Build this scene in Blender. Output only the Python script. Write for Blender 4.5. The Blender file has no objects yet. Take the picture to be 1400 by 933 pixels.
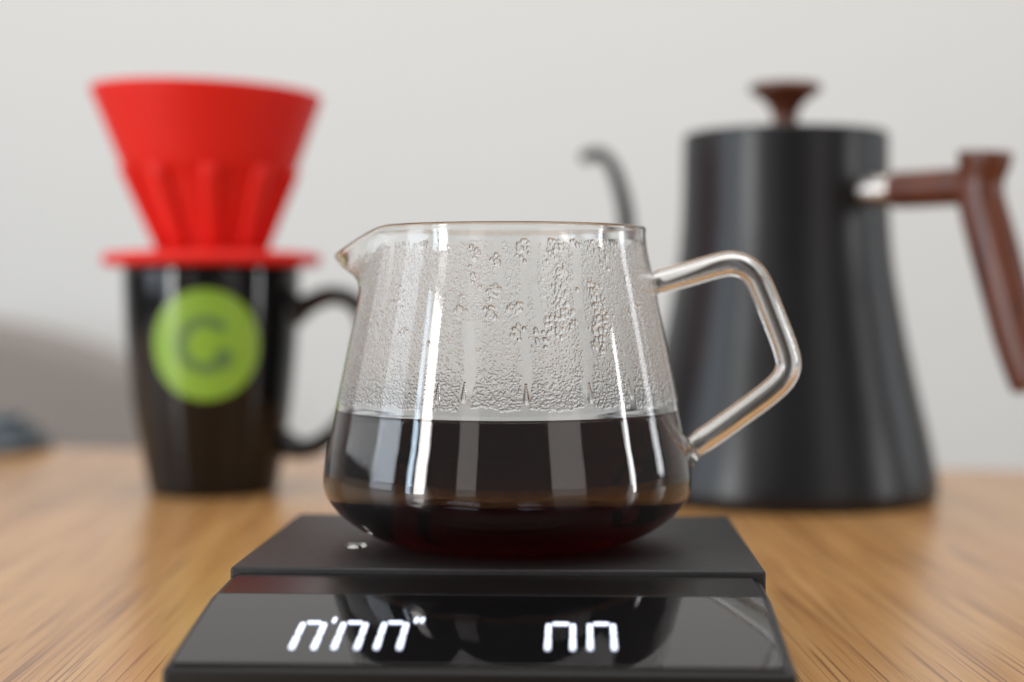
import bpy, bmesh, math, random
import numpy as np
from mathutils import Vector, Matrix
R = math.radians
random.seed(7); rng = np.random.default_rng(11)

# ------------------------------------------------------------------ camera
sc = bpy.context.scene
COL = sc.collection
CAMZ = 0.0925                      # eye height above the table top (table top is z = 0), metres
cd = bpy.data.cameras.new('camera'); cam = bpy.data.objects.new('camera', cd); COL.objects.link(cam)
cd.sensor_width = 36.0; cd.lens = 36.0 * 2150 / 1400
cd.clip_start = 0.02; cd.clip_end = 50
cam.location = (0, 0, CAMZ)
cam.rotation_euler = (R(90) - math.atan(59.5 / 2150), 0, math.atan(90 / 2150))
cd.dof.use_dof = True; cd.dof.focus_distance = 0.382; cd.dof.aperture_fstop = 5.6
cd.dof.aperture_blades = 0
sc.camera = cam

# ------------------------------------------------------------------ light
w = bpy.data.worlds.new('World'); sc.world = w; w.use_nodes = True
bg = w.node_tree.nodes['Background']
bg.inputs[0].default_value = (1.0, 0.985, 0.96, 1); bg.inputs[1].default_value = 0.13
sc.view_settings.view_transform = 'Standard'; sc.view_settings.look = 'None'
sc.view_settings.exposure = 0.40; sc.view_settings.gamma = 1.0
try: sc.view_settings.use_curve_mapping = False
except Exception: pass
sc.cycles.use_denoising = True
sc.cycles.max_bounces = 24; sc.cycles.transmission_bounces = 20; sc.cycles.glossy_bounces = 8
sc.cycles.transparent_max_bounces = 12; sc.cycles.diffuse_bounces = 4
sc.cycles.sample_clamp_indirect = 6.0; sc.cycles.blur_glossy = 0.3
sc.cycles.caustics_reflective = True; sc.cycles.caustics_refractive = True

def area(name, loc, aim, sx, sy, radiance, color):
    l = bpy.data.lights.new(name, 'AREA'); l.shape = 'RECTANGLE'; l.size = sx; l.size_y = sy
    l.energy = radiance * math.pi * sx * sy; l.color = color
    o = bpy.data.objects.new(name, l); COL.objects.link(o); o.location = loc
    d = Vector(aim) - Vector(loc)
    o.rotation_euler = d.to_track_quat('-Z', 'Y').to_euler()
    return o
# daylight through the windows behind and beside the photographer, and the pale walls between them
area('window_light', (-1.30, -0.60, 0.31), (-0.02, 0.42, 0.31), 0.20, 0.80, 16.0, (1.0, 0.99, 0.97))
area('window_light', (-1.30, -0.60, 1.02), (-0.02, 0.42, 1.02), 0.20, 0.56, 3.5, (1.0, 0.99, 0.97))
area('window_light', (-1.47, -0.45, 0.31), (-0.02, 0.42, 0.31), 0.09, 0.80, 8.0, (0.66, 0.83, 1.0))
area('window_light', (-1.70, 0.12, 0.62), (0.05, 0.65, 0.40), 0.55, 1.2, 2.9, (0.80, 0.89, 1.0))
area('window_light', (-2.00, 0.95, 0.85), (0.0, 0.74, 0.25), 1.30, 1.3, 0.95, (0.92, 0.96, 1.0))
area('window_light', (1.55, 0.26, 0.22), (-0.02, 0.42, 0.22), 0.075, 0.62, 16.0, (0.97, 0.98, 1.0))
area('window_light', (1.70, 1.08, 0.36), (0.1, 0.74, 0.30), 0.18, 0.56, 4.0, (0.92, 0.96, 1.0))
area('wall_bounce_light', (-0.66, -1.15, 0.62), (-0.02, 0.42, 0.5), 0.36, 1.3, 0.72, (1.0, 0.95, 0.92))
area('wall_bounce_light', (0.95, -0.75, 0.62), (-0.02, 0.42, 0.5), 0.58, 1.3, 0.72, (1.0, 0.95, 0.92))
area('ceiling_bounce_light', (0.25, 0.35, 2.2), (0.15, 0.80, 0.0), 3.2, 2.6, 1.78, (1.0, 0.98, 0.96))

# ------------------------------------------------------------------ helpers
def ray_px(x, y):
    yaw = math.atan(90 / 2150); pit = math.atan(59.5 / 2150)
    r = Vector((math.cos(yaw), math.sin(yaw), 0))
    f0 = Vector((-math.sin(yaw), math.cos(yaw), 0))
    f = f0 * math.cos(pit) + Vector((0, 0, -math.sin(pit))); u = r.cross(f)
    return f + r * ((x - 700) / 2150) - u * ((y - 466.5) / 2150)
def on_plane(x, y, p, n):
    c = Vector((0, 0, CAMZ)); d = ray_px(x, y); n = Vector(n)
    return c + d * ((Vector(p) - c).dot(n) / d.dot(n))

def mesh_obj(name, verts, faces, mat, parent=None, smooth=True):
    me = bpy.data.meshes.new(name)
    me.from_pydata([tuple(v) for v in verts], [], [tuple(f) for f in faces]); me.update()
    me.materials.append(mat)
    o = bpy.data.objects.new(name, me); COL.objects.link(o)
    if parent: o.parent = parent
    if smooth: me.polygons.foreach_set('use_smooth', [True] * len(me.polygons))
    return o
def bm_obj(name, bm, mat, parent=None, smooth=True):
    me = bpy.data.meshes.new(name); bmesh.ops.recalc_face_normals(bm, faces=bm.faces)
    bm.to_mesh(me); bm.free(); me.materials.append(mat)
    o = bpy.data.objects.new(name, me); COL.objects.link(o)
    if parent: o.parent = parent
    if smooth: me.polygons.foreach_set('use_smooth', [True] * len(me.polygons))
    return o
def thing(name, label, cat, loc=(0, 0, 0), rz=0, group=None):
    o = bpy.data.objects.new(name, None); COL.objects.link(o); o.empty_display_size = 0.02
    o.location = loc; o.rotation_euler = (0, 0, rz); o['label'] = label; o['category'] = cat
    if group: o['group'] = group
    return o
def catmull(pts, n):
    P = np.array(pts, float); m = len(P)
    Q = np.vstack([2 * P[0] - P[1], P, 2 * P[-1] - P[-2]]); out = []
    for i in range(m - 1):
        p0, p1, p2, p3 = Q[i:i + 4]
        for k in range(n):
            t = k / n
            out.append(0.5 * (2 * p1 + (p2 - p0) * t + (2 * p0 - 5 * p1 + 4 * p2 - p3) * t * t + (3 * p1 - p0 - 3 * p2 + p3) * t ** 3))
    out.append(P[-1]); return np.array(out)
def lathe(prof, n=96, fn=None, closed_ends=True):
    """prof: list of (r, z); r = 0 makes a pole. fn(a, r, z) -> (x, y, z) may deform."""
    V, F, rings = [], [], []
    for r, z in prof:
        if r < 1e-6:
            rings.append([len(V)]); V.append((0, 0, z))
        else:
            ring = []
            for k in range(n):
                a = 2 * math.pi * k / n
                ring.append(len(V)); V.append(fn(a, r, z) if fn else (r * math.cos(a), r * math.sin(a), z))
            rings.append(ring)
    for A, B in zip(rings[:-1], rings[1:]):
        if len(A) == 1 and len(B) == 1: continue
        for k in range(n):
            k2 = (k + 1) % n
            if len(A) == 1: F.append((A[0], B[k2], B[k]))
            elif len(B) == 1: F.append((A[k], A[k2], B[0]))
            else: F.append((A[k], A[k2], B[k2], B[k]))
    return V, F
def tube(pts, rad, n=24, up=(0, 1, 0), flat=1.0, caps=True, power=2.0):
    """sweep along pts (Nx3); rad scalar or list; flat scales the radius along `up`."""
    P = np.array(pts, float); N = len(P)
    rad = np.full(N, rad) if np.isscalar(rad) else np.array(rad, float)
    T = np.gradient(P, axis=0); T /= np.linalg.norm(T, axis=1)[:, None]
    U = np.array(up, float); V, F = [], []
    for i in range(N):
        s = np.cross(U, T[i]); s /= np.linalg.norm(s); u = np.cross(T[i], s)
        for k in range(n):
            a = 2 * math.pi * k / n; c, si = math.cos(a), math.sin(a)
            q = (abs(c) ** power + abs(si) ** power) ** (-1 / power)
            V.append(P[i] + rad[i] * q * (s * c + u * si * flat))
    for i in range(N - 1):
        for k in range(n):
            k2 = (k + 1) % n
            F.append((i * n + k, i * n + k2, (i + 1) * n + k2, (i + 1) * n + k))
    if caps:
        F.append(tuple(range(n - 1, -1, -1))); F.append(tuple((N - 1) * n + k for k in range(n)))
    return V, F
def join(*vf):
    V, F = [], []
    for v, f in vf:
        o = len(V); V += list(v); F += [tuple(i + o for i in q) for q in f]
    return V, F
def box_bm(x0, x1, y0, y1, z0, z1, bev=0.0, seg=3):
    bm = bmesh.new(); bmesh.ops.create_cube(bm, size=1)
    bmesh.ops.scale(bm, vec=(x1 - x0, y1 - y0, z1 - z0), verts=bm.verts)
    bmesh.ops.translate(bm, vec=((x0 + x1) / 2, (y0 + y1) / 2, (z0 + z1) / 2), verts=bm.verts)
    if bev: bmesh.ops.bevel(bm, geom=bm.edges[:], offset=bev, segments=seg, affect='EDGES', profile=0.5)
    return bm
def sharp(o, ang=35):
    bm = bmesh.new(); bm.from_mesh(o.data)
    for e in bm.edges:
        if len(e.link_faces) == 2 and e.calc_face_angle(0) > R(ang): e.smooth = False
    bm.to_mesh(o.data); bm.free()

# ------------------------------------------------------------------ materials
def mat(name):
    m = bpy.data.materials.new(name); m.use_nodes = True
    nt = m.node_tree; return m, nt, nt.nodes['Principled BSDF'], nt.nodes, nt.links
def simple(name, col, rough=0.5, metal=0.0, noise=0.0, scale=60, bump=0.0, bscale=400, rvar=0.0, coat=0.0, spec=0.5):
    m, nt, p, N, L = mat(name)
    p.inputs['Base Color'].default_value = (*col, 1); p.inputs['Roughness'].default_value = rough
    p.inputs['Metallic'].default_value = metal; p.inputs['Specular IOR Level'].default_value = spec
    if coat: p.inputs['Coat Weight'].default_value = coat; p.inputs['Coat Roughness'].default_value = 0.08
    tc = N.new('ShaderNodeTexCoord')
    if noise or rvar:
        nz = N.new('ShaderNodeTexNoise'); nz.inputs['Scale'].default_value = scale; nz.inputs['Detail'].default_value = 6
        L.new(tc.outputs['Object'], nz.inputs['Vector'])
        if noise:
            mp = N.new('ShaderNodeMapRange'); mp.inputs[3].default_value = 1 - noise; mp.inputs[4].default_value = 1 + noise
            L.new(nz.outputs[0], mp.inputs[0])
            mx = N.new('ShaderNodeVectorMath'); mx.operation = 'SCALE'; mx.inputs[0].default_value = col
            L.new(mp.outputs[0], mx.inputs['Scale']); L.new(mx.outputs[0], p.inputs['Base Color'])
        if rvar:
            mr = N.new('ShaderNodeMapRange'); mr.inputs[3].default_value = rough - rvar; mr.inputs[4].default_value = rough + rvar
            L.new(nz.outputs[0], mr.inputs[0]); L.new(mr.outputs[0], p.inputs['Roughness'])
    if bump:
        n2 = N.new('ShaderNodeTexNoise'); n2.inputs['Scale'].default_value = bscale; n2.inputs['Detail'].default_value = 4
        L.new(tc.outputs['Object'], n2.inputs['Vector'])
        b = N.new('ShaderNodeBump'); b.inputs['Strength'].default_value = bump; b.inputs['Distance'].default_value = 0.0004
        L.new(n2.outputs[0], b.inputs['Height']); L.new(b.outputs[0], p.inputs['Normal'])
    return m

def wood_mat(name, dark, mid, light, grain_rot, pore, rough, sx=1.0, pores=True, axis='Y'):
    m, nt, p, N, L = mat(name)
    tc = N.new('ShaderNodeTexCoord')
    rot = N.new('ShaderNodeMapping'); rot.inputs['Rotation'].default_value = grain_rot
    L.new(tc.outputs['Object'], rot.inputs[0])
    def stretched(scale_across, scale_along, detail, distort=0.0, off=0.0):
        mp = N.new('ShaderNodeMapping')
        s = {'X': (scale_along, scale_across, scale_across), 'Y': (scale_across, scale_along, scale_across), 'Z': (scale_across, scale_across, scale_along)}[axis]
        mp.inputs['Scale'].default_value = s; mp.inputs['Location'].default_value = (off, off * 0.7, off * 0.3)
        L.new(rot.outputs[0], mp.inputs[0])
        nz = N.new('ShaderNodeTexNoise'); nz.inputs['Scale'].default_value = 1; nz.inputs['Detail'].default_value = detail
        nz.inputs['Distortion'].default_value = distort
        L.new(mp.outputs[0], nz.inputs['Vector']); return nz
    broad = stretched(60 * sx, 1.5 * sx, 3, 0.5)
    fine = stretched(420 * sx, 5 * sx, 3, 0.1, 3.1)
    a = N.new('ShaderNodeMath'); a.operation = 'MULTIPLY_ADD'; a.inputs[1].default_value = 0.62
    L.new(broad.outputs[0], a.inputs[0])
    b = N.new('ShaderNodeMath'); b.operation = 'MULTIPLY'; b.inputs[1].default_value = 0.38
    L.new(fine.outputs[0], b.inputs[0]); L.new(b.outputs[0], a.inputs[2])
    cr = N.new('ShaderNodeValToRGB'); e = cr.color_ramp.elements
    e[0].position = 0.31; e[0].color = (*dark, 1); e[1].position = 0.69; e[1].color = (*light, 1)
    x = e.new(0.5); x.color = (*mid, 1)
    L.new(a.outputs[0], cr.inputs[0])
    colout = cr.outputs[0]
    bmp = N.new('ShaderNodeBump'); bmp.inputs['Strength'].default_value = 0.25; bmp.inputs['Distance'].default_value = 0.0002
    L.new(fine.outputs[0], bmp.inputs['Height'])
    if pores:
        pn = stretched(1500 * sx, 13 * sx, 0.5, 0.0, 9.2)
        msk = stretched(60 * sx, 4 * sx, 2, 0.0, 5.2)
        sm = N.new('ShaderNodeMath'); sm.operation = 'MULTIPLY_ADD'; sm.inputs[1].default_value = 0.35
        L.new(msk.outputs[0], sm.inputs[0]); L.new(pn.outputs[0], sm.inputs[2])
        pr = N.new('ShaderNodeMapRange'); pr.inputs[1].default_value = 0.735; pr.inputs[2].default_value = 0.85
        L.new(sm.outputs[0], pr.inputs[0])
        mx = N.new('ShaderNodeMix'); mx.data_type = 'RGBA'; mx.inputs[7].default_value = (*pore, 1)
        L.new(cr.outputs[0], mx.inputs[6])
        k = N.new('ShaderNodeMath'); k.operation = 'MULTIPLY'; k.inputs[1].default_value = 0.75
        L.new(pr.outputs[0], k.inputs[0]); L.new(k.outputs[0], mx.inputs[0]); colout = mx.outputs[2]
    L.new(colout, p.inputs['Base Color']); L.new(bmp.outputs[0], p.inputs['Normal'])
    p.inputs['Roughness'].default_value = rough
    return m

GRAIN = R(-3.7)
M_table = wood_mat('oak_table', (0.35, 0.165, 0.052), (0.46, 0.240, 0.085), (0.55, 0.315, 0.125), (0, 0, GRAIN), (0.17, 0.07, 0.024), 0.27)
M_walnut = wood_mat('walnut', (0.055, 0.014, 0.007), (0.12, 0.032, 0.014), (0.17, 0.05, 0.022), (0, 0, 0), (0.03, 0.01, 0.006), 0.33, sx=1.3, pores=False, axis='Z')
M_wall = simple('painted_wall', (0.80, 0.80, 0.785), 0.85, noise=0.012, scale=2.5, bump=0.15, bscale=180)
M_floor = simple('grey_floor', (0.28, 0.25, 0.22), 0.6, noise=0.1, scale=8)
M_kettle = simple('matte_black_enamel', (0.007, 0.0075, 0.0092), 0.31, noise=0.05, scale=90, bump=0.08, bscale=1500, rvar=0.03, spec=0.42)
M_steel = simple('brushed_steel', (0.62, 0.58, 0.54), 0.28, metal=1.0, rvar=0.04)
M_red = simple('red_silicone', (0.74, 0.016, 0.010), 0.5, noise=0.03, scale=40, bump=0.05, bscale=900, spec=0.3)
M_mug = simple('black_glazed_ceramic', (0.004, 0.004, 0.0045), 0.09, rvar=0.015, spec=0.42)
M_green = simple('green_print', (0.245, 0.44, 0.05), 0.22, noise=0.02)
M_gmark = simple('dull_green_print', (0.115, 0.215, 0.075), 0.22, noise=0.02)
M_plate = simple('black_silicone_plate', (0.018, 0.0175, 0.018), 0.46, noise=0.2, scale=400, bump=0.3, bscale=2600, rvar=0.08, spec=0.32)
M_base = simple('black_scale_plastic', (0.008, 0.0075, 0.0075), 0.36, noise=0.1, scale=200, bump=0.15, bscale=2200, spec=0.3)
M_panel = simple('gloss_black_display', (0.004, 0.004, 0.0045), 0.03, rvar=0.012, scale=25)
M_strip = simple('satin_black_strip', (0.006, 0.005, 0.005), 0.30, rvar=0.04, scale=60, spec=0.4)
M_chair = simple('taupe_upholstery', (0.30, 0.265, 0.24), 0.9, noise=0.08, scale=40, bump=0.3, bscale=700)
M_leg = simple('dark_chair_leg', (0.05, 0.035, 0.025), 0.5)
M_cloth = simple('slate_blue_cloth', (0.10, 0.125, 0.145), 0.9, noise=0.1, scale=60, bump=0.3, bscale=600)
M_led = simple('white_led', (0.9, 0.92, 1.0), 0.4)
_p = M_led.node_tree.nodes['Principled BSDF']
_p.inputs['Emission Color'].default_value = (0.66, 0.75, 1.0, 1); _p.inputs['Emission Strength'].default_value = 1.25

def glass_mat(name, ior=1.47, rough=0.0, col=(1, 1, 1), attr=None):
    m, nt, p, N, L = mat(name)
    p.inputs['Base Color'].default_value = (*col, 1); p.inputs['Transmission Weight'].default_value = 1.0
    p.inputs['IOR'].default_value = ior; p.inputs['Roughness'].default_value = rough
    if attr:
        at = N.new('ShaderNodeAttribute'); at.attribute_name = attr
        L.new(at.outputs['Fac'], p.inputs['Roughness'])
    return m
M_glass = glass_mat('clear_borosilicate', 1.47, 0.0, (0.985, 0.99, 0.985))
def smudge(m, lo, hi, top):
    N, L = m.node_tree.nodes, m.node_tree.links; tc = N.new('ShaderNodeTexCoord')
    nz = N.new('ShaderNodeTexNoise'); nz.inputs['Scale'].default_value = 55; nz.inputs['Detail'].default_value = 7; nz.inputs['Distortion'].default_value = 0.8
    L.new(tc.outputs['Object'], nz.inputs['Vector'])
    mp = N.new('ShaderNodeMapRange'); mp.inputs[1].default_value = lo; mp.inputs[2].default_value = hi; mp.inputs[3].default_value = 0.0; mp.inputs[4].default_value = top
    L.new(nz.outputs[0], mp.inputs[0]); L.new(mp.outputs[0], N['Principled BSDF'].inputs['Roughness'])
smudge(M_glass, 0.56, 0.72, 0.13)
M_cond = glass_mat('misted_droplets', 1.45, 0.1, (0.99, 0.99, 0.99), 'mist')
M_water = glass_mat('water', 1.33, 0.0)
M_coffee = glass_mat('black_coffee', 1.34, 0.0)
va = M_coffee.node_tree.nodes.new('ShaderNodeVolumeAbsorption')
va.inputs['Color'].default_value = (0.905, 0.36, 0.20, 1); va.inputs['Density'].default_value = 560
M_coffee.node_tree.links.new(va.outputs[0], M_coffee.node_tree.nodes['Material Output'].inputs['Volume'])

# ------------------------------------------------------------------ setting
FLOOR = -0.74
def struct(o):
    o['kind'] = 'structure'; return o
struct(bm_obj('wall', box_bm(-3.2, 3.2, 2.05, 2.17, FLOOR, 1.9), M_wall, smooth=False))
struct(bm_obj('floor', box_bm(-3.2, 3.2, -1.6, 2.05, FLOOR - 0.1, FLOOR), M_floor, smooth=False))

table = thing('wooden_table', 'light oak table top carrying the scale, mug and kettle', 'table', (0, 0, 0))
bm = bmesh.new()
outl = [(-1.0, -0.55), (0.75, -0.55), (0.75, 0.755), (-1.0, 1.08)]
vs = [bm.verts.new((x, y, 0)) for x, y in outl]; f = bm.faces.new(vs)
r_ = bmesh.ops.extrude_face_region(bm, geom=[f])
bmesh.ops.translate(bm, vec=(0, 0, -0.028), verts=[g for g in r_['geom'] if isinstance(g, bmesh.types.BMVert)])
bmesh.ops.bevel(bm, geom=bm.edges[:], offset=0.002, segments=2, affect='EDGES')
o = bm_obj('tabletop', bm, M_table, table); sharp(o, 25)
for x, y in ((-0.9, -0.45), (0.65, -0.45), (0.65, 0.66), (-0.9, 0.94)):
    bm_obj('leg', box_bm(x - 0.03, x + 0.03, y - 0.03, y + 0.03, FLOOR, -0.028, 0.004), M_table, table)

# ------------------------------------------------------------------ scale
SX0, SX1 = -0.0845, 0.0452; SY0, SYP, SY1 = 0.3130, 0.3775, 0.4725
PT = 0.027
scale = thing('coffee_scale', 'black digital coffee scale with glossy lit display panel under the carafe', 'scale', ((SX0 + SX1) / 2, (SY0 + SY1) / 2, 0))
ox, oy = scale.location.x, scale.location.y
# base: side profile extruded across
ZF = 0.0174; ZR = 0.0240; SYK = 0.3560   # SYK: where the level strip turns into the slope
def prism_x(profile, x0, x1, bev, seg=3):
    bm = bmesh.new(); vs = [bm.verts.new((x0, y, z)) for y, z in profile]; f = bm.faces.new(vs)
    r_ = bmesh.ops.extrude_face_region(bm, geom=[f])
    bmesh.ops.translate(bm, vec=(x1 - x0, 0, 0), verts=[g for g in r_['geom'] if isinstance(g, bmesh.types.BMVert)])
    bmesh.ops.bevel(bm, geom=bm.edges[:], offset=bev, segments=seg, affect='EDGES', profile=0.5)
    return bm
bm = prism_x([(SY0 - oy, 0.0015), (SY0 - oy, ZF), (SYK - oy, ZR), (SYP + 0.004 - oy, ZR + 0.0011), (SYP + 0.0041 - oy, ZR - 0.006), (SY1 - 0.001 - oy, ZR - 0.006), (SY1 - 0.001 - oy, 0.0015)], SX0 - ox + 0.0002, SX1 - ox - 0.0012, 0.0013)
o = bm_obj('base', bm, M_base, scale)
for x in (-0.055, 0.055):
    for y in (-0.066, 0.066):
        V, F = lathe([(0, 0), (0.005, 0), (0.005, 0.002), (0, 0.002)], 20)
        o = mesh_obj('foot', [(a + x, b + y, c) for a, b, c in V], F, M_plate, scale, False)
# weighing plate: a cap with a short skirt
o = bm_obj('weighing_plate', box_bm(SX0 - ox, SX1 - ox, SYP - oy, SY1 - oy, PT - 0.0118, PT, 0.0009, 3), M_plate, scale)
# weighing plate sits 0.8 mm in front of the base shoulder; glossy panel lies in the sloped front
tilt = math.atan((ZR - ZF) / (SYK - SY0))
nrm = Vector((0, -math.sin(tilt), math.cos(tilt)))
def panel_pt(x, t, lift):      # x in scale space, t = 0 front .. 1 rear
    y = SY0 + (SYK - SY0) * t; z = ZF + (ZR - ZF) * t
    return Vector((x, y - oy, z)) + nrm * lift
pf = panel_pt(0, 0.04, 0.0001); pk = panel_pt(0, 1.0, 0.0001)
side = [(pf.y, pf.z), (pk.y, pk.z), (pk.y, pk.z + 0.0006), (pf.y - 0.0001, pf.z + 0.0006)]
bm = prism_x(side, SX0 - ox + 0.0022, SX1 - ox - 0.0034, 0.00018, 2)
panel = bm_obj('display_panel', bm, M_panel, scale, False)
side = [(pk.y + 0.0001, pk.z), (SYP - 0.0006 - oy, pk.z + 0.0009), (SYP - 0.0006 - oy, pk.z + 0.0015), (pk.y + 0.0001, pk.z + 0.0006)]
bm_obj('rear_strip', prism_x(side, SX0 - ox + 0.0022, SX1 - ox - 0.0034, 0.00018, 2), M_strip, scale, False)
# lit digits, traced on the panel plane
PL = 0.00085
p0 = panel_pt(0, 0.5, PL) + scale.location
def pix(x, y):
    return on_plane(x, y, p0, nrm) - scale.location
ey = (panel_pt(0, 1, 0) - panel_pt(0, 0, 0)).normalized()
def seg_poly(a, b, wd, n=8):
    d = (b - a).normalized(); s = nrm.cross(d); out = []
    for k in range(n + 1):
        t = -math.pi / 2 + math.pi * k / n; out.append(b - d * wd / 2 + (d * math.cos(t) + s * math.sin(t)) * wd / 2)
    for k in range(n + 1):
        t = math.pi / 2 + math.pi * k / n; out.append(a + d * wd / 2 + (d * math.cos(t) + s * math.sin(t)) * wd / 2)
    return out
def prism_on_panel(polys):
    V, F = [], []
    for P in polys:
        n = len(P); o_ = len(V); V += [p - nrm * 0.0002 for p in P] + [p + nrm * 0.00012 for p in P]
        F.append(tuple(o_ + n + k for k in range(n)))
        F.append(tuple(o_ + n - 1 - k for k in range(n)))
        for k in range(n): F.append((o_ + k, o_ + (k + 1) % n, o_ + n + (k + 1) % n, o_ + n + k))
    return V, F
def digit(xl, xr, ybot, ytop):
    A = pix(xl, ybot); B = pix(xr, ybot); T = pix(xl, ytop)
    x0, x1 = A.x, B.x; L0 = A; hgt = (T - A).dot(ey)
    wd = 0.00105
    def q(x, h): return Vector((x, A.y, A.z)) + ey * h
    P = []
    for x in (x0, x1):
        P.append(seg_poly(q(x, 0), q(x, hgt * 0.47), wd)); P.append(seg_poly(q(x, hgt * 0.53), q(x, hgt * 0.97), wd))
    P.append(seg_poly(q(x0 + wd * 0.75, hgt), q(x1 - wd * 0.75, hgt), wd))
    V, F = prism_on_panel(P); mesh_obj('digit', V, F, M_led, panel, False)
    return x0, x1, hgt
for xl, xr in ((398, 428.5), (456, 487.5), (514, 545.5)): digit(xl, xr, 887, 851)
for xl, xr in ((748.5, 783), (807, 840)): digit(xl, xr, 888, 853)
def tick(px, py, px2, py2, name):
    V, F = prism_on_panel([seg_poly(pix(px, py), pix(px2, py2), 0.0007)]); mesh_obj(name, V, F, M_led, panel, False)
tick(456, 851, 459, 845, 'minute_mark'); tick(568, 851, 571, 845, 'second_mark'); tick(576, 851, 579, 845, 'second_mark')

# ------------------------------------------------------------------ carafe
CX_, CY_ = -0.0188, 0.4215
carafe = thing('glass_carafe', 'clear glass coffee carafe with beak spout, rod handle and misted upper wall', 'carafe', (CX_, CY_, PT + 0.0002))
SP = math.pi                                    # spout points to -X, handle to +X
mm = 0.001
outer = [(0, 1.2), (14, 1.0), (24, 0.3), (28, 0.0), (32, 0.7), (37, 2.6), (42, 5.6), (46, 9.2), (48.5, 13.0), (49.2, 16.5), (48.95, 20.5), (48.2, 25.5),
         (47.15, 30.5), (45.9, 36.5), (44.55, 43.0), (43.1, 50.0), (41.65, 57.0), (39.85, 65.5), (38.25, 73.0), (37.3, 77.5), (36.8, 81.5), (36.9, 83.2)]
WALL = 1.5
oc = catmull(outer, 6) * mm
to = np.gradient(oc, axis=0); to /= np.linalg.norm(to, axis=1)[:, None]
nin = np.stack([-to[:, 1], to[:, 0]], 1)        # inward normal of the profile
thick = np.interp(oc[:, 1], [0, 0.006, 0.02, 0.0832], [0.0026, 0.0022, WALL * mm, 0.0013])
ic = oc + nin * thick[:, None]; ic[0, 0] = 0; ic[:, 0] = np.maximum(ic[:, 0], 0)
ic[0, 1] = oc[0, 1] + 0.0026
def inner_r(h):
    return np.interp(h, ic[:, 1], ic[:, 0])
def spout_fn(a, r, z):
    d = (a - SP + math.pi) % (2 * math.pi) - math.pi
    g = math.exp(-abs(d / R(17)) ** 2.2)
    s = max(0.0, min(1.0, (z - 0.063) / (0.0845 - 0.063))); s2 = s * s * (3 - 2 * s); s2 = s2 ** 1.5
    sh = math.exp(-abs(d / R(34)) ** 2.5)       # slight pinch either side of the beak
    rr = r + 0.0098 * g * s2 - 0.0008 * (sh - g) * s2
    zz = z - 0.0072 * g * s2
    return (rr * math.cos(a), rr * math.sin(a), zz)
H_TOP, H_BOT = 0.0800, 0.0370                   # condensation zone on the inner wall
NA = 280
rim = []
for k in range(1, 8):                           # rounded bead at the lip
    t = math.pi * k / 8; c0 = (oc[-1] + ic[-1]) / 2; rad = np.linalg.norm(oc[-1] - ic[-1]) / 2
    rim.append((c0[0] + rad * math.cos(t) * 1.0, c0[1] + rad * math.sin(t) * 1.2))
up_in = [tuple(p) for p in ic[::-1]]
hi = [p for p in up_in if p[1] > H_TOP + 1e-5] + [(float(inner_r(H_TOP)), H_TOP)]
lo = [(float(inner_r(H_BOT)), H_BOT)] + [p for p in up_in if p[1] < H_BOT - 1e-5]
V1, F1 = lathe([tuple(p) for p in oc] + rim + hi, NA, spout_fn)
V2, F2 = lathe(lo, NA, spout_fn)
V, F = join((V1, F1), (V2, F2))
mesh_obj('body', V, F, M_glass, carafe)

# condensation: droplets standing out of the inner wall, as one displaced film
NF, NB, NH = 1500, 520, 400                     # near half is cut finer than the far half
NT = NF + NB; Rm = 0.0415
hgrid = np.linspace(H_TOP, H_BOT, NH); dv = (H_TOP - H_BOT) / (NH - 1)
ang = np.concatenate([np.linspace(0, math.pi, NB, endpoint=False), np.linspace(math.pi, 2 * math.pi, NF, endpoint=False)])
uarr = ang * Rm
Hf = np.zeros((NH, NT), np.float32); drop = np.zeros((NH, NT), np.float32)
def stamp(u, v, r, hgt, ell=1.0):               # u along the wall (m), v from the top (m)
    i0, i1 = max(0, int((v - r * ell) / dv)), min(NH, int((v + r * ell) / dv) + 2)
    j0, j1 = np.searchsorted(uarr, (u - r, u + r)); j0 = max(0, j0 - 1); j1 = min(NT, j1 + 1)
    if i1 <= i0 or j1 <= j0: return
    q = ((np.arange(i0, i1)[:, None] * dv - v) / (r * ell)) ** 2 + ((uarr[None, j0:j1] - u) / r) ** 2
    cap = hgt * (np.sqrt(np.clip(1.35 - q, 0.35, None)) - 0.5916) * 1.75
    Hf[i0:i1, j0:j1] = np.maximum(Hf[i0:i1, j0:j1], cap)
    drop[i0:i1, j0:j1] = np.maximum(drop[i0:i1, j0:j1], np.clip((1 - q) * 3, 0, 1))
CIRC = 2 * math.pi * Rm
def u_px(px, back=False):                       # wall coordinate of a photo column on the carafe's near side
    s = max(-1, min(1, (px - 694) / 213.0)); a = -math.pi / 2 + math.asin(s)
    return (a % (2 * math.pi)) * Rm
def v_px(py):
    return H_TOP - (0.0655 - (py - 407) * 0.1967e-3 * 0.905)
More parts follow.
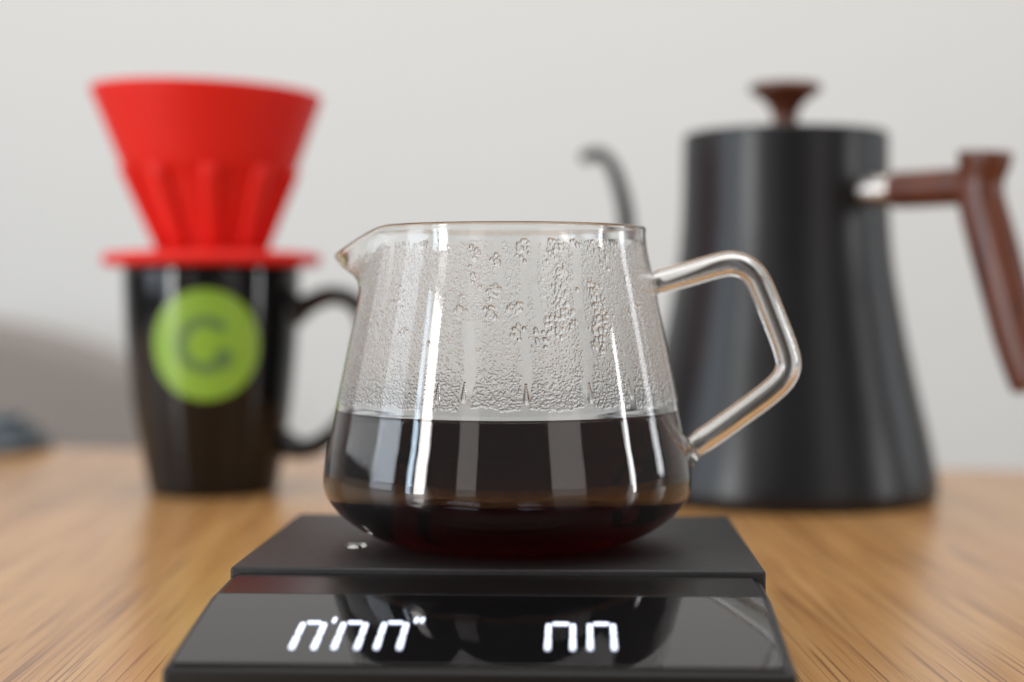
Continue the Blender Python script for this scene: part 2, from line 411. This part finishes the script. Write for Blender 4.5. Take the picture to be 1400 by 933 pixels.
# streaks wiped clear by running drops: (u, half width, top v, bottom v)
streaks = [(u_px(655), 0.0016, v_px(440), 1), (u_px(725), 0.0012, v_px(350), 1), (u_px(600), 0.0010, v_px(400), 1), (u_px(800), 0.0014, v_px(330), 1),
           (u_px(530), 0.0012, v_px(330), v_px(470)), (u_px(742), 0.0011, v_px(330), v_px(460)), (u_px(850), 0.0010, v_px(420), 1), (u_px(690), 0.0010, v_px(320), v_px(400))]
for _ in range(16):
    a0 = rng.uniform(0, math.pi) * Rm; streaks.append((a0, rng.uniform(0.0006, 0.0016), rng.uniform(0, 0.02), 1))
VT = H_TOP - H_BOT
def ragged(u, k):
    x = u / CIRC * 2 * math.pi
    return 0.5 + 0.22 * math.sin(9 * x + k) + 0.16 * math.sin(23 * x + 2.1 * k) + 0.12 * math.sin(51 * x + 3.7 * k)
def clear_of(u, v):
    if v < 0.0022 * ragged(u, 1.0) or v > VT - 0.0020 * ragged(u, 4.0): return False
    for su, sw, s0, s1 in streaks:
        d = abs((u - su - 0.0006 * math.sin(v * 260 + su * 900) + CIRC / 2) % CIRC - CIRC / 2)
        if d < sw and s0 < v < s1: return False
    return True
# fine beading everywhere
for _ in range(30000):
    u = rng.uniform(0, CIRC); v = rng.uniform(0.0006, VT - 0.0008)
    if not clear_of(u, v): continue
    t = v / VT
    r = rng.uniform(0.00017, 0.00030) * (1.0 + 0.35 * max(0, t - 0.72) / 0.28)
    if 0.50 < t < 0.74 and rng.random() < 0.35: r *= 0.7
    stamp(u, v, r, r * rng.uniform(0.30, 0.48), rng.uniform(0.9, 1.2))
# thick beads just above the liquid
for _ in range(4200):
    u = rng.uniform(0, CIRC); v = VT - 0.0008 - abs(rng.normal(0, 0.0028))
    if v < 0 or not clear_of(u, v): continue
    r = rng.uniform(0.00022, 0.00044); stamp(u, v, r, r * 0.38, rng.uniform(0.8, 1.1))
# clusters of grown drops, in ragged columns
cl = [(768, 318, 10, 20), (772, 345, 9, 24), (778, 372, 9, 24), (772, 400, 10, 22), (776, 430, 14, 26), (762, 452, 10, 14), (728, 330, 8, 14), (722, 345, 6, 10),
      (686, 400, 6, 14), (682, 430, 6, 16), (715, 420, 6, 12), (716, 455, 6, 14), (820, 400, 7, 16), (824, 420, 9, 22), (822, 445, 10, 22), (815, 465, 9, 12),
      (690, 360, 5, 8), (640, 420, 6, 8), (612, 325, 7, 9), (568, 460, 6, 6), (608, 472, 5, 5), (800, 320, 9, 12), (830, 325, 12, 18), (850, 335, 12, 16), (845, 365, 10, 8),
      (868, 385, 6, 8), (872, 420, 5, 8), (655, 345, 6, 6), (582, 330, 6, 5), (545, 330, 5, 4), (550, 400, 14, 8), (520, 440, 10, 6), (742, 470, 10, 8), (660, 380, 8, 6)]
for px, py, sg, n in cl:
    for _ in range(int(n * 1.7)):
        x = px + rng.normal(0, sg * 0.6); y = py + rng.normal(0, sg * 0.9)
        v = v_px(y)
        if v < 0.0005 or v > VT - 0.001: continue
        r = rng.uniform(0.00030, 0.00072); stamp(u_px(x), v, r, r * rng.uniform(0.36, 0.5), rng.uniform(0.85, 1.3))
for _ in range(260):                            # scattered grown drops on the far side
    u = rng.uniform(0, math.pi) * Rm; v = rng.uniform(0.001, VT * 0.8); r = rng.uniform(0.0004, 0.0009); stamp(u, v, r, r * 0.45, 1.1)
for px, py in ((725, 548), (652, 546), (800, 548), (620, 548), (848, 545)):      # runs ending in a hanging drop at the liquid
    for k in range(7): stamp(u_px(px), v_px(py) - 0.0006 * k, 0.00075 - 0.00008 * k, 0.00035, 1.5)
fade = np.clip(np.minimum(np.arange(NH), NH - 1 - np.arange(NH)) / 4.0, 0, 1)[:, None]
Hf *= fade
mist = np.full((NH, NT), 0.0)
tt = (np.arange(NH) / (NH - 1))[:, None]; uu = uarr[None, :]
rag = np.array([ragged(u_, 1.0) for u_ in uarr])[None, :]; rgb_ = np.array([ragged(u_, 4.0) for u_ in uarr])[None, :]
mist += 0.30 * np.clip((tt * VT - 0.0018 * rag) / 0.0022, 0, 1) * np.clip((VT - tt * VT - 0.0014 * rgb_) / 0.0010, 0, 1)
for su, sw, s0, s1 in streaks:
    d = np.abs((uu - su - 0.0006 * np.sin(tt * VT * 260 + su * 900) + CIRC / 2) % CIRC - CIRC / 2)
    m_ = np.clip((sw - d) / 0.0005, 0, 1) * (tt * VT > s0) * (tt * VT < s1); mist = mist * (1 - 0.45 * m_)
mist = mist * (1 - 0.75 * drop) ; mist = np.clip(mist, 0.02, 1)
rin = inner_r(hgrid)
RR = rin[:, None] - Hf
d = (ang - SP + math.pi) % (2 * math.pi) - math.pi
g = np.exp(-np.abs(d / R(17)) ** 2.2)[None, :]; sh = np.exp(-np.abs(d / R(34)) ** 2.5)[None, :]
s_ = np.clip((hgrid - 0.063) / (0.0845 - 0.063), 0, 1); s2 = ((s_ * s_ * (3 - 2 * s_)) ** 1.5)[:, None]
RR = RR + 0.0098 * g * s2 - 0.0008 * (sh - g) * s2
ZZ = hgrid[:, None] - 0.0072 * g * s2
co = np.stack([RR * np.cos(ang)[None, :], RR * np.sin(ang)[None, :], ZZ + 0 * RR], -1).reshape(-1, 3)
ii, jj = np.meshgrid(np.arange(NH - 1), np.arange(NT), indexing='ij'); j2 = (jj + 1) % NT
quad = np.stack([ii * NT + jj, ii * NT + j2, (ii + 1) * NT + j2, (ii + 1) * NT + jj], -1).reshape(-1, 4)
me = bpy.data.meshes.new('condensation')
me.vertices.add(len(co)); me.vertices.foreach_set('co', co.ravel())
me.loops.add(quad.size); me.loops.foreach_set('vertex_index', quad.ravel().astype(np.int32))
me.polygons.add(len(quad)); me.polygons.foreach_set('loop_start', (np.arange(len(quad)) * 4).astype(np.int32))
me.update(calc_edges=True); me.validate()
me.polygons.foreach_set('use_smooth', np.ones(len(quad), bool))
at = me.attributes.new('mist', 'FLOAT', 'POINT'); at.data.foreach_set('value', mist.ravel().astype(np.float32))
me.materials.append(M_cond)
o = bpy.data.objects.new('condensation', me); COL.objects.link(o); o.parent = carafe; o['kind'] = 'stuff'

# rod handle, traced in the carafe's own upright plane
def car_px(x, y):
    q = on_plane(x, y, (CX_, CY_, 0), (0, 1, 0)); return (q.x - CX_, 0.0, q.z - PT - 0.0002)
hp = [car_px(*p) for p in ((887, 389), (897, 387), (912, 383), (945, 374), (975, 365), (998, 360.5), (1017, 364.5), (1033, 378), (1045, 402), (1057, 432), (1068, 460), (1076, 484), (1078, 502), (1070, 520), (1050, 539), (1015, 565), (980, 590), (952, 609), (941, 617))]
hp = catmull(hp, 5); n = len(hp)
tpar = np.linspace(0, 1, n)
hr = 0.0033 + 0.0007 * np.exp(-(tpar / 0.012) ** 2) + 0.0007 * np.exp(-((1 - tpar) / 0.012) ** 2) - 0.0004 * np.exp(-((tpar - 0.05) / 0.02) ** 2) - 0.0004 * np.exp(-((0.955 - tpar) / 0.02) ** 2)
V1, F1 = tube(hp, hr, 40, up=(0, 1, 0))
V2, F2 = tube(hp[3:-3], 0.0020, 32, up=(0, 1, 0))          # bore of the hollow glass tube
V, F = join((V1, F1), (V2, [f[::-1] for f in F2]))
mesh_obj('handle', V, F, M_glass, carafe)
for p, q in (((886, 389.5), (895, 387)), ((935, 619), (942, 616))):
    a, b = np.array(car_px(*p)), np.array(car_px(*q)); ts = np.linspace(-1, 1, 11)
    V, F = tube([a + (b - a) * (t + 1) / 2 for t in ts], [0.0046 * math.sqrt(max(0.02, 1 - (t * 0.97) ** 2)) + 0.0004 for t in ts], 32, up=(0, 1, 0))
    mesh_obj('handle_collar', V, F, M_glass, carafe)

# ------------------------------------------------------------------ coffee
LV = 0.0350
ov = 0.00012
prof = [(0, float(ic[0, 1]) - ov)] + [(float(p[0] + ov), float(p[1] - ov * 0.5)) for p in ic if 0.003 < p[0] and p[1] < LV - 0.0012]
rl = float(inner_r(LV))
prof += [(rl + ov, LV - 0.0004), (rl + ov, LV + 0.0006), (rl - 0.0003, LV + 0.0004), (rl - 0.0008, LV + 0.0002), (rl - 0.0016, LV), (rl * 0.5, LV), (0, LV)]
V, F = lathe(prof, 160)
coffee = mesh_obj('coffee', V, F, M_coffee)
coffee.location = carafe.location
coffee['label'] = 'dark red-brown coffee filling the lower half of the glass carafe'; coffee['category'] = 'coffee'

# ------------------------------------------------------------------ mug
mug = thing('coffee_mug', 'glossy black ceramic mug with round green printed emblem under red dripper', 'mug', (-0.1736, 0.742, 0))
S = 0.3495
mo = [(0, 0.0012), (0.024, 0.001), (0.0275, 0.0), (0.0300, 0.0012), (0.0312, 0.006), (0.0345, 0.024), (0.0372, 0.042), (0.0393, 0.062), (0.0408, 0.082), (0.0415, 0.098), (0.0415, 0.1055)]
mc = catmull(mo, 5)
ri = [(0.0411, 0.1068), (0.0400, 0.1073), (0.0388, 0.1068), (0.0384, 0.1050), (0.0376, 0.082), (0.0360, 0.060), (0.0335, 0.036), (0.0300, 0.013), (0.024, 0.007), (0, 0.006)]
V, F = lathe([tuple(p) for p in mc] + ri, 96)
mesh_obj('body', V, F, M_mug, mug)
MR = lambda h: float(np.interp(h, mc[:, 1], mc[:, 0]))
def mug_px(x, y):
    q = on_plane(x, y, mug.location, (0, 1, 0)); return (q.x - mug.location.x, 0.0, q.z)
hpts = [(0.0385, 0, 0.0855), (0.046, 0, 0.0895), (0.056, 0, 0.0935), (0.066, 0, 0.0915), (0.0725, 0, 0.083), (0.0735, 0, 0.068), (0.0705, 0, 0.050), (0.063, 0, 0.034), (0.052, 0, 0.0235), (0.042, 0, 0.0205), (0.0335, 0, 0.0235)]
hc = catmull(hpts, 6); tp = np.linspace(0, 1, len(hc))
hrad = 0.0046 + 0.0026 * np.exp(-(tp / 0.07) ** 2) + 0.0020 * np.exp(-((1 - tp) / 0.09) ** 2)
V, F = tube(hc, hrad, 28, up=(0, 1, 0), flat=1.35)
mesh_obj('handle', V, F, M_mug, mug)
# emblem printed on the wall: patches that follow the curved surface
vaz = math.atan2(mug.location.x, mug.location.y)          # direction from the camera
ecz = 0.0925 - (471 - 407) * S * 1e-3 * 0.955
ea = -math.pi / 2 - vaz - (292 - 282) / 112.0
def wrap(u, v, lift):
    h = ecz + v; r = MR(h) + lift; a = ea + u / MR(h)
    return (r * math.cos(a), r * math.sin(a), h)
def patch_polar(r0f, r1f, a0, a1, lift, nr, na):
    V, F = [], []
    for i in range(nr + 1):
        for k in range(na + 1):
            a = a0 + (a1 - a0) * k / na; r0, r1 = r0f(a), r1f(a); r = r0 + (r1 - r0) * i / nr
            V.append(wrap(r * math.cos(a), r * math.sin(a), lift))
    for i in range(nr):
        for k in range(na):
            q = i * (na + 1) + k; F.append((q, q + na + 1, q + na + 2, q + 1))
    return V, F
ER = 0.0252
V, F = patch_polar(lambda a: 0.0, lambda a: ER, 0, 2 * math.pi, 0.00015, 10, 72)
emblem = mesh_obj('emblem', V, F, M_green, mug)
arc = patch_polar(lambda a: 0.0082, lambda a: 0.0133, R(38), R(318), 0.0003, 3, 60)
def blob(cx, cy, rx, ry):
    V = [wrap(cx, cy, 0.00032)]; n = 28
    for k in range(n): V.append(wrap(cx + rx * math.cos(2 * math.pi * k / n), cy + ry * math.sin(2 * math.pi * k / n), 0.00032))
    return V, [(0, 1 + k, 1 + (k + 1) % n) for k in range(n)]
V, F = join(arc, blob(0.0082, -0.0062, 0.0044, 0.0048))
mesh_obj('letter', V, F, M_gmark, emblem)

# ------------------------------------------------------------------ dripper
DZ = 0.1075
drip = thing('coffee_dripper', 'red ribbed pour-over coffee dripper standing on the black mug', 'dripper', (mug.location.x, mug.location.y, DZ))
def lean(V, k=0.030):
    return [(v[0] + 0.045 * 0 - 0.03 * max(0, v[2] - 0.008), v[1], v[2] - k * v[0] * min(1, max(0, v[2] - 0.004) / 0.07)) for v in V]
V, F = lathe([(0.012, 0.0), (0.036, 0.0), (0.0375, -0.006), (0.0355, -0.006), (0.0345, -0.001)][:2] + [(0.0496, 0.0), (0.0508, 0.0010), (0.0514, 0.0030), (0.0508, 0.0050), (0.0494, 0.0058), (0.040, 0.0066), (0.030, 0.0072), (0.012, 0.0074), (0.012, 0.0)], 96)
mesh_obj('base_plate', V, F, M_red, drip)
cp = [(0.0225, 0.0065), (0.0232, 0.0100), (0.0290, 0.0230), (0.0352, 0.0370), (0.0380, 0.0430), (0.0402, 0.0450), (0.0412, 0.0470), (0.0450, 0.0570), (0.0495, 0.0690), (0.0536, 0.0795), (0.0541, 0.0812), (0.0536, 0.0820), (0.0520, 0.0816), (0.0514, 0.0800), (0.0430, 0.0570), (0.0360, 0.0440), (0.0270, 0.0230), (0.0205, 0.0085), (0.0205, 0.0065), (0.0225, 0.0065)]
V, F = lathe(cp, 96)
mesh_obj('cone', lean(V), F, M_red, drip)
for k in range(10):
    a = -math.pi / 2 - vaz + k * 2 * math.pi / 10
    P = [((0.0236 + (0.0398 - 0.0236) * t), 0.0075 + (0.0462 - 0.0075) * t) for t in np.linspace(0, 1, 9)]
    pts = [(r * math.cos(a), r * math.sin(a), z) for r, z in P]
    V, F = tube(pts, [0.0033 + 0.0008 * t for t in np.linspace(0, 1, 9)], 16, up=(-math.sin(a), math.cos(a), 0), power=3.0)
    mesh_obj('rib', lean(V), F, M_red, drip)

# ------------------------------------------------------------------ kettle
kettle = thing('gooseneck_kettle', 'matte black gooseneck kettle with walnut lid knob and walnut handle', 'kettle', (0.0963, 0.7393, 0))
ko = [(0, 0.001), (0.060, 0.0010), (0.0660, 0.0), (0.0690, 0.0012), (0.0703, 0.0045), (0.0700, 0.0105), (0.0660, 0.030), (0.0612, 0.050), (0.0565, 0.071), (0.0528, 0.090), (0.0500, 0.106), (0.0483, 0.122), (0.0475, 0.140), (0.0472, 0.160), (0.0471, 0.1672)]
kc = catmull(ko, 6)
V, F = lathe([tuple(p) for p in kc] + [(0.0468, 0.1680), (0.0461, 0.1684), (0.0452, 0.1680), (0.0449, 0.1668), (0.0446, 0.150), (0.046, 0.120), (0, 0.110)], 128)
o = mesh_obj('body', V, F, M_kettle, kettle)
V, F = lathe([(0, 0.1640), (0.0445, 0.1640), (0.0446, 0.1668), (0.0440, 0.1682), (0.0425, 0.1686), (0.020, 0.1690), (0, 0.1690)], 96)
lid = mesh_obj('lid', V, F, M_kettle, kettle); sharp(lid, 50)
kp = catmull([(0.0078, 0.1690), (0.0064, 0.1715), (0.0058, 0.1750), (0.0066, 0.1790), (0.0092, 0.1830), (0.0132, 0.1862), (0.0163, 0.1882), (0.0167, 0.1898), (0.0162, 0.1912), (0.0150, 0.1918)], 4)
V, F = lathe([(0, 0.1690)] + [tuple(p) for p in kp] + [(0.008, 0.1914), (0, 0.1912)], 64)
mesh_obj('knob', V, F, M_walnut, lid)
AZ = R(48)
ku = Vector((math.cos(AZ), -math.sin(AZ), 0)); kn = Vector((math.sin(AZ), math.cos(AZ), 0))
def ket_px(x, y):
    q = on_plane(x, y, kettle.location, kn) - kettle.location
    return (ku.x * q.dot(ku), ku.y * q.dot(ku), q.z)
sp = [ket_px(*p) for p in ((799, 216), (808, 212), (820, 211), (831, 219), (840, 234), (848, 258), (855, 290), (858, 330), (858, 380), (853, 440), (845, 500), (843, 550), (852, 592), (872, 618), (900, 628))]
sc_ = catmull(sp, 6); tl = np.linspace(0, 1, len(sc_))
V, F = tube(sc_, 0.0034 + 0.0050 * tl ** 2.2, 28, up=tuple(kn))
mesh_obj('spout', V, F, M_kettle, kettle)
ks = lambda s, h: (ku.x * s, ku.y * s, h)
def rad_px(x, y): return (Vector(ket_px(x, y)).dot(ku), ket_px(x, y)[2])
s0, h0 = rad_px(1180, 262); s1, h1 = rad_px(1222, 260)
sv = [(0.0445, 0.0062), (0.0462, 0.0066), (0.0475, 0.0064), (s1 - 0.0012, 0.0064), (s1 - 0.0003, 0.0060), (s1, 0.0050)]
V, F = tube([ks(s, h0) for s, r in sv], [r for s, r in sv], 32, up=tuple(kn))
o = mesh_obj('handle_sleeve', V, F, M_steel, kettle); sharp(o, 40)
# wooden handle: arm and grip, grown into one solid
arm = [rad_px(1222, 260), rad_px(1250, 259), rad_px(1285, 257), rad_px(1318, 255), rad_px(1340, 255)]
arm_c = catmull([ks(*p) for p in arm], 4)
V1, F1 = tube(arm_c, 0.0080, 28, up=tuple(kn))
gp = [rad_px(1347, 207), rad_px(1346, 222), rad_px(1341, 245), rad_px(1342, 275), rad_px(1351, 310), rad_px(1363, 355), rad_px(1376, 405), rad_px(1390, 460), rad_px(1404, 505), rad_px(1413, 531)]
gr = [0.0112, 0.0104, 0.0092, 0.0093, 0.0096, 0.0097, 0.0095, 0.0092, 0.0088, 0.0082]
gc = catmull([ks(*p) for p in gp], 5); grr = np.interp(np.linspace(0, 1, len(gc)), np.linspace(0, 1, len(gr)), gr)
V2, F2 = tube(gc, grr, 32, up=tuple(kn), flat=0.95, power=2.4)
V, F = join((V1, F1), (V2, F2))
hd = mesh_obj('handle', V, F, M_walnut, kettle)
md = hd.modifiers.new('remesh', 'REMESH'); md.mode = 'VOXEL'; md.voxel_size = 0.0011; md.use_smooth_shade = True
ms = hd.modifiers.new('smooth', 'SMOOTH'); ms.factor = 0.5; ms.iterations = 6

# ------------------------------------------------------------------ small things
# a flat water drop spilled on the plate beside the carafe
q = on_plane(486, 747, (0, 0, PT), (0, 0, 1))
V, F = lathe([(0, 0), (0.0026, 0.0), (0.0024, 0.0003), (0.0018, 0.0005), (0.0010, 0.0006), (0, 0.00062)], 32)
o = mesh_obj('water_drop', [(a * 1.15, b * 1.6, c) for a, b, c in V], F, M_water); o.location = (q.x, q.y, PT + 0.00005)
o['label'] = 'small flat water drop on the black plate beside the carafe base'; o['category'] = 'water drop'

# folded cloth lying at the far edge of the table
cl_ = thing('folded_cloth', 'dark slate blue folded cloth lying at the far table edge', 'cloth', (-0.40, 0.944, 0), R(-10.5))
for k, (z0, z1, e) in enumerate(((0.0, 0.0085, 0.0), (0.0087, 0.0165, 0.004), (0.0167, 0.0225, 0.009))):
    bm = box_bm(-0.085 + e, 0.078 - e * 1.6, -0.024 + e, 0.020 - e, z0, z1, 0.0036, 3)
    bm_obj('fold', bm, M_cloth, cl_)

# upholstered chair standing behind the table
chair = thing('upholstered_chair', 'taupe upholstered chair behind the far edge of the table', 'chair', (-0.80, 1.60, FLOOR), R(4))
def soft(name, x0, x1, y0, y1, z0, z1, bev, m):
    o = bm_obj(name, box_bm(x0, x1, y0, y1, z0, z1, bev, 5), m, chair); return o
bm = bmesh.new(); pts = []
for k in range(25):
    t = -1 + 2 * k / 24; pts.append((0.32 * t, 0.745 + 0.070 * (1 - abs(t) ** 2.2)))
vs = [bm.verts.new((x, 0.20, z)) for x, z in [(0.30, 0.40), (-0.30, 0.40)] + pts]; f = bm.faces.new(vs)
r_ = bmesh.ops.extrude_face_region(bm, geom=[f])
bmesh.ops.translate(bm, vec=(0, 0.075, 0), verts=[g for g in r_['geom'] if isinstance(g, bmesh.types.BMVert)])
rimE = [e for e in bm.edges if len({round(v.co.y, 3) for v in e.verts}) == 1]
bmesh.ops.bevel(bm, geom=rimE, offset=0.030, segments=5, affect='EDGES', profile=0.5)
bm_obj('backrest', bm, M_chair, chair)
soft('seat', -0.28, 0.28, -0.24, 0.205, 0.37, 0.46, 0.03, M_chair)
for x in (-0.24, 0.24):
    for y in (-0.20, 0.20):
        bm_obj('leg', box_bm(x - 0.016, x + 0.016, y - 0.016, y + 0.016, 0.0, 0.372, 0.003), M_leg, chair)
